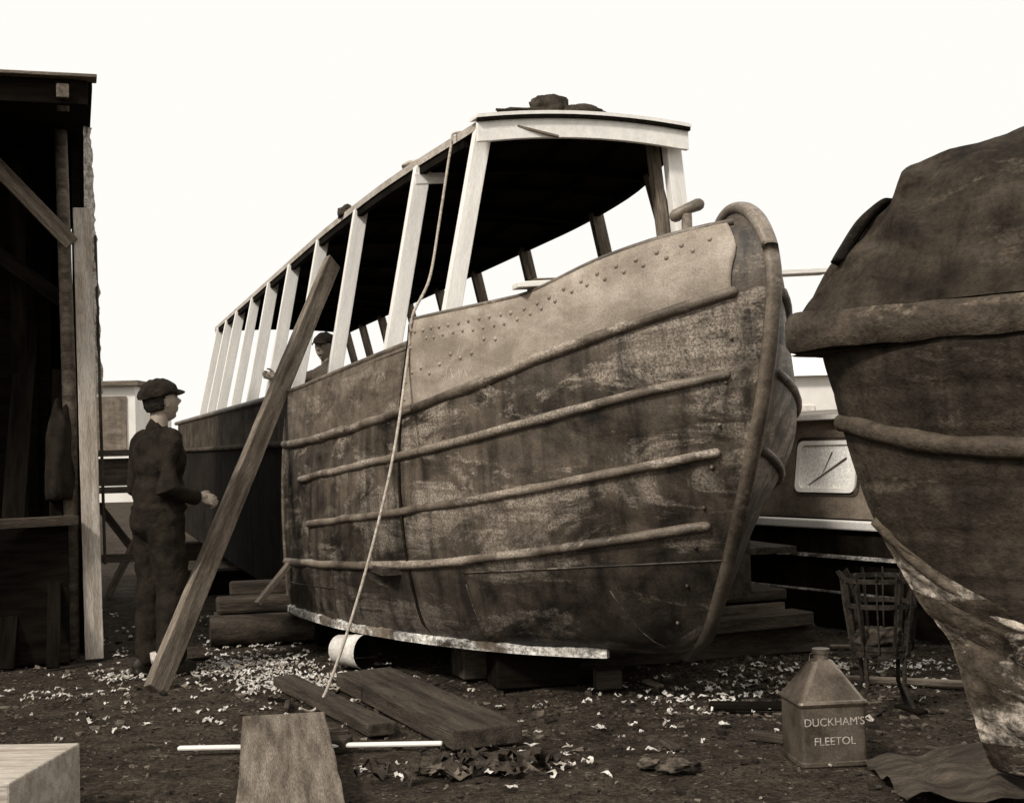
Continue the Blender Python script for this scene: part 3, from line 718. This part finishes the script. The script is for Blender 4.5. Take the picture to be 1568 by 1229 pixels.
# ---------------------------------------------------------------- trestle with timber behind the man
tr=empty('timber_trestle',(-3.75,12.8,0),R(8))
plank('top_board',(-.8,0,.98),(.5,0,.98),.5,.05,'greywood',tr); plank('stacked_beam',(-.8,.05,1.15),(.30,.05,1.15),.3,.26,'greywood',tr); plank('stacked_board',(-.8,.0,1.33),(.38,.0,1.33),.36,.06,'greywood',tr)
for x in (-.6,.25):
    for sy in (-1,1): plank('leg',(x+.0,sy*.35,0),(x,sy*.1,.95),.07,.05,'greywood',tr,up=(1,0,0))
plank('leg_brace',(-.1,-.3,0),(.35,-.12,.9),.07,.04,'greywood',tr,up=(0,1,0)); plank('leg_brace_b',(.45,-.3,0),(-.2,-.12,.85),.07,.04,'oldwood',tr,up=(0,1,0))
plank('low_rail',(-.7,-.25,.35),(.5,-.25,.35),.03,.08,'greywood',tr)

# ---------------------------------------------------------------- people
tex=bpy.data.textures.new('folds','CLOUDS'); tex.noise_scale=.10; tex.noise_depth=2
def body_obj(mb,name,m,parent,vox=.010,disp=.032,sm=4):
    o=mb.build(name,m,parent,smooth=True)
    r=o.modifiers.new('remesh','REMESH'); r.mode='VOXEL'; r.voxel_size=vox; r.use_smooth_shade=True
    s=o.modifiers.new('smooth','SMOOTH'); s.iterations=sm; s.factor=.6
    if disp:
        d=o.modifiers.new('folds','DISPLACE'); d.texture=tex; d.strength=disp; d.mid_level=.5; d.texture_coords='LOCAL'
    return o
def hand(name,parent,loc,fwd,thumb,curl=.5,sc=1.0,m='skin'):
    x=Vector(fwd).normalized(); z=x.cross(Vector(thumb)).normalized(); y=z.cross(x)
    mb=MB()
    mb.ball((.045,0,0),(.052,.040,.016)); mb.tube([(-.05,0,0),(.02,0,0)],[.024,.026],12,rnd=True)
    mb.ball((.03,.022,-.006),(.034,.018,.017))
    for k,(yy,l,cx) in enumerate(((.030,.072,.082),(.010,.082,.088),(-.010,.076,.085),(-.029,.060,.076))):
        P=[Vector((cx-.035,yy*.9,0)),Vector((cx,yy,0))]; a=curl*.6
        for q in (.45,.3,.25):
            P.append(P[-1]+Vector((math.cos(a),0,-math.sin(a)))*l*q); a+=curl*1.1
        mb.tube(P,[.0095,.0095,.0088,.008,.007],8,rnd=True)
    P=[Vector((.015,.025,-.005)),Vector((.035,.045,-.012)),Vector((.06,.058,-.022)),Vector((.082,.056,-.036))]
    mb.tube(P,[.014,.012,.0105,.0085],8,rnd=True)
    o=mb.build(name,m,parent,smooth=True)
    mw=Matrix((x,y,z)).transposed().to_4x4()@Matrix.Diagonal((sc,sc,sc,1)); mw.translation=Vector(loc); o.matrix_local=mw
    r=o.modifiers.new('remesh','REMESH'); r.mode='VOXEL'; r.voxel_size=.0028; r.use_smooth_shade=True
    s=o.modifiers.new('smooth','SMOOTH'); s.iterations=3
    return o
def head(parent,loc,rz,pitch,cap=True):
    e=bpy.data.objects.new('head',None); scene.collection.objects.link(e); e.parent=parent; e.location=loc; e.rotation_euler=(0,-pitch,rz)
    G=lambda a,b,s: math.exp(-((a-b)/s)**2)
    mb=MB()
    def fn(d,p):
        x,y,z=d; q=Vector(p)
        if z<0: q.y*=1-.28*(-z)**1.3
        if x>0:
            q.x+= .030*G(y,0,.15)*G(z,-.12,.17)*x+.012*G(z,.22,.13)*G(y,0,.5)
            q.x-= .012*(G(y,.34,.16)+G(y,-.34,.16))*G(z,.06,.12)
            q.x+= .010*G(y,0,.25)*(G(z,-.46,.06)+G(z,-.58,.06))+.020*G(y,0,.3)*G(z,-.88,.18)-.006*G(z,-.72,.08)*G(y,0,.3)
        elif z<-.3: q.x*=1-.45*(-z-.3)
        return q
    mb.ball((0,0,0),(.097,.077,.118),0,64,48,fn)
    for s in (-1,1): mb.ball((-.005,s*.078,-.005),(.017,.010,.030),0,12,10,rot=Matrix.Rotation(s*.3,3,'Z'))
    mb.build('face','skin',e,smooth=True)
    mb=MB()
    for s in (-1,1): mb.ball((.083,s*.030,.008),(.010,.013,.009),0,10,8)
    mb.build('eyes','sock',e,smooth=True)
    mb=MB()
    for s in (-1,1): mb.ball((.0915,s*.030,.008),(.003,.006,.006),0,8,6); mb.tube([(.094,s*.014,.028),(.094,s*.030,.034),(.082,s*.046,.028)],.004,6)
    def hf(d,p):
        k=1.0+.05*noise.noise(Vector(d)*9)
        if d.x>.05+max(0,(.3-d.z))*-.2 and d.z<.45: k*=.83
        if d.z<-.55: k*=.88
        if abs(d.y)>.8 and d.x>-.15 and d.z<.1: k*=.9
        return Vector(p)*k
    mb.ball((-.010,0,.014),(.105,.085,.116),0,48,32,hf)
    mb.build('hair','hair',e,smooth=True)
    if cap:
        mb=MB()
        def cf(d,p):
            q=Vector(p)
            if d.z<0: q.z*=.12
            k=1+.07*noise.noise(Vector(d)*3); return Vector((q.x*k,q.y*k,q.z*(1+.18*noise.noise(Vector(d)*2.3+Vector((4,0,0))))))
        mb.ball((-.014,0,.046),(.124,.102,.100),0,40,24,cf)
        rows=[]
        for j in range(5):
            t=j/4; rows.append([((.085+.070*t)*math.cos(a),(.09)*math.sin(a),.052-.024*t*t+.012*(1-abs(math.sin(a)))) for a in [R(-62+124*i/16) for i in range(17)]])
        mb.grid(rows); mb.grid([[(p[0],p[1],p[2]-.006) for p in r] for r in rows],0,True); mb.grid([rows[-1],[(p[0],p[1],p[2]-.006) for p in rows[-1]]])
        mb.build('cap','cap',e,smooth=True)
    return e
def torso(mb,k=1.0):
    mb.ball((0,0,1.27),(.135*k,.185*k,.19),0,24,18); mb.ball((0,0,1.08),(.135*k,.168*k,.19),0,24,18); mb.ball((-.015,0,.93),(.14*k,.17*k,.15),0,24,18)
    mb.tube([(-.01,-.16,1.385),(-.01,.16,1.385)],.072,14,rnd=True); mb.tube([(-.012,0,1.34),(.0,0,1.475)],[.10,.062],16,rnd=True)
man=empty('man',(-2.12,8.0,0),R(42))
mb=MB(); torso(mb,1.08)
for s,kx in ((-1,.03),(1,.0)): mb.tube([(-.01,s*.085,.92),(kx,s*.098,.50),(kx-.03,s*.108,.12)],[.118,.095,.088],16,rnd=True)
mb.tube([(-.01,-.17,1.375),(-.07,-.23,1.10),(.12,-.20,1.055)],[.082,.074,.054],14,rnd=True)
mb.tube([(-.01,.17,1.375),(-.03,.23,1.10),(.14,.15,1.04)],[.080,.068,.050],14,rnd=True)
mb.tube([(-.03,-.05,1.465),(-.045,0,1.475),(-.03,.05,1.465),(.04,.05,1.44)],.022,8,rnd=True)
mb.tube([(.14*math.cos(a)-.005,.175*math.sin(a),.985) for a in [2*math.pi*i/20 for i in range(21)]],.018,8,caps=False)
body_obj(mb,'overalls','cloth',man)
mb=MB(); mb.tube([(0,0,1.42),(.012,0,1.56)],[.056,.052],16,rnd=True); mb.build('neck','skin',man,smooth=True)
head(man,(.03,0,1.615),R(-2),R(12))
hand('right_hand',man,(.165,-.195,1.05),(.93,-.1,-.3),(.1,.45,.9),.75)
hand('left_hand',man,(.18,.13,1.03),(.93,-.3,-.2),(0,-.5,.9),.6)
mb=MB()
for s,kx in ((-1,0),(1,-.03)):
    mb.tube([(kx-.03,s*.105,.05),(kx-.03,s*.105,.15)],.045,12,rnd=True); mb.ball((kx+.03,s*.112,.045),(.14,.05,.05),0,18,14); mb.ball((kx-.05,s*.108,.05),(.06,.045,.055)); mb.box((kx+.025,s*.11,.012),(.25,.085,.022))
body_obj(mb,'boots','boot',man,.008,0,4)
mb=MB(); mb.tube([(-.03,-.107,.085),(-.03,-.107,.145)],[.084,.090],16); mb.build('trouser_turn_up','sock',man,smooth=True)
F2=R(-71.8-75); base2=bw(-6.12,-.66,.64)
man2=empty('man',tuple(base2),F2)
mb=MB(); torso(mb)
for s in (-1,1): mb.tube([(-.01,s*.085,.92),(.02,s*.1,.50),(-.03,s*.11,.06)],[.10,.075,.062],14,rnd=True)
tgt=Matrix.Rotation(-F2,3,'Z')@(bw(-6.33,-1.20,2.00)-base2)
arm=(tgt-Vector((-.01,-.17,1.375))).normalized()
mb.tube([(-.01,-.17,1.375),Vector((-.01,-.17,1.375)).lerp(tgt,.45)+Vector((0,0,-.05)),tgt-arm*.10],[.072,.058,.043],14,rnd=True)
mb.tube([(-.01,.17,1.375),(-.03,.24,1.12),(.12,.2,.95)],[.072,.058,.043],14,rnd=True)
body_obj(mb,'work_clothes','cloth2',man2)
mb=MB(); mb.tube([(0,0,1.42),(.012,0,1.56)],[.056,.052],16,rnd=True); mb.build('neck','skin',man2,smooth=True)
head(man2,(.03,0,1.615),R(30),0)
hand('right_hand',man2,tgt-arm*.08,arm+Vector((0,0,.25)),(0,0,1),1.0)
hand('left_hand',man2,(.15,.2,.92),(.8,0,-.6),(0,-.5,.5),.6)

# ---------------------------------------------------------------- world, sun, camera
w=bpy.data.worlds.new('World'); scene.world=w; w.use_nodes=True; nt=w.node_tree; bg=nt.nodes['Background']
sky=nt.nodes.new('ShaderNodeTexSky'); sky.sky_type='NISHITA'; sky.sun_disc=False; sky.sun_elevation=R(42); sky.sun_rotation=R(215); sky.dust_density=4; sky.air_density=1.5
bwn=nt.nodes.new('ShaderNodeRGBToBW'); nt.links.new(sky.outputs[0],bwn.inputs[0])
ml=nt.nodes.new('ShaderNodeMath'); ml.operation='MULTIPLY'; ml.inputs[1].default_value=.10; nt.links.new(bwn.outputs[0],ml.inputs[0])
mx=nt.nodes.new('ShaderNodeMath'); mx.operation='MAXIMUM'; mx.inputs[1].default_value=1.0; nt.links.new(ml.outputs[0],mx.inputs[0])
mn=nt.nodes.new('ShaderNodeMath'); mn.operation='MINIMUM'; mn.inputs[1].default_value=1.1; nt.links.new(mx.outputs[0],mn.inputs[0])
vm=nt.nodes.new('ShaderNodeVectorMath'); vm.operation='SCALE'; vm.inputs[0].default_value=(1.0,.985,.945); nt.links.new(mn.outputs[0],vm.inputs['Scale'])
nt.links.new(vm.outputs[0],bg.inputs['Color']); bg.inputs['Strength'].default_value=1.0
sl=bpy.data.lights.new('sun','SUN'); sl.energy=3.0; sl.angle=R(8); sl.color=(1,.97,.92)
so=bpy.data.objects.new('sun',sl); scene.collection.objects.link(so)
so.rotation_euler=Vector((.52,.62,-.72)).to_track_quat('-Z','Y').to_euler()
cam=bpy.data.cameras.new('camera'); co=bpy.data.objects.new('camera',cam); scene.collection.objects.link(co)
cam.sensor_width=36; cam.lens=2050/1568*36; cam.clip_end=2000; cam.clip_start=.05
mw=Matrix.Rotation(R(90+1.9),4,'X')@Matrix.Rotation(R(-1.5),4,'Z'); mw.translation=(0,0,1.3); co.matrix_world=mw
scene.camera=co
scene.view_settings.view_transform='Standard'; scene.view_settings.look='None'; scene.view_settings.exposure=0
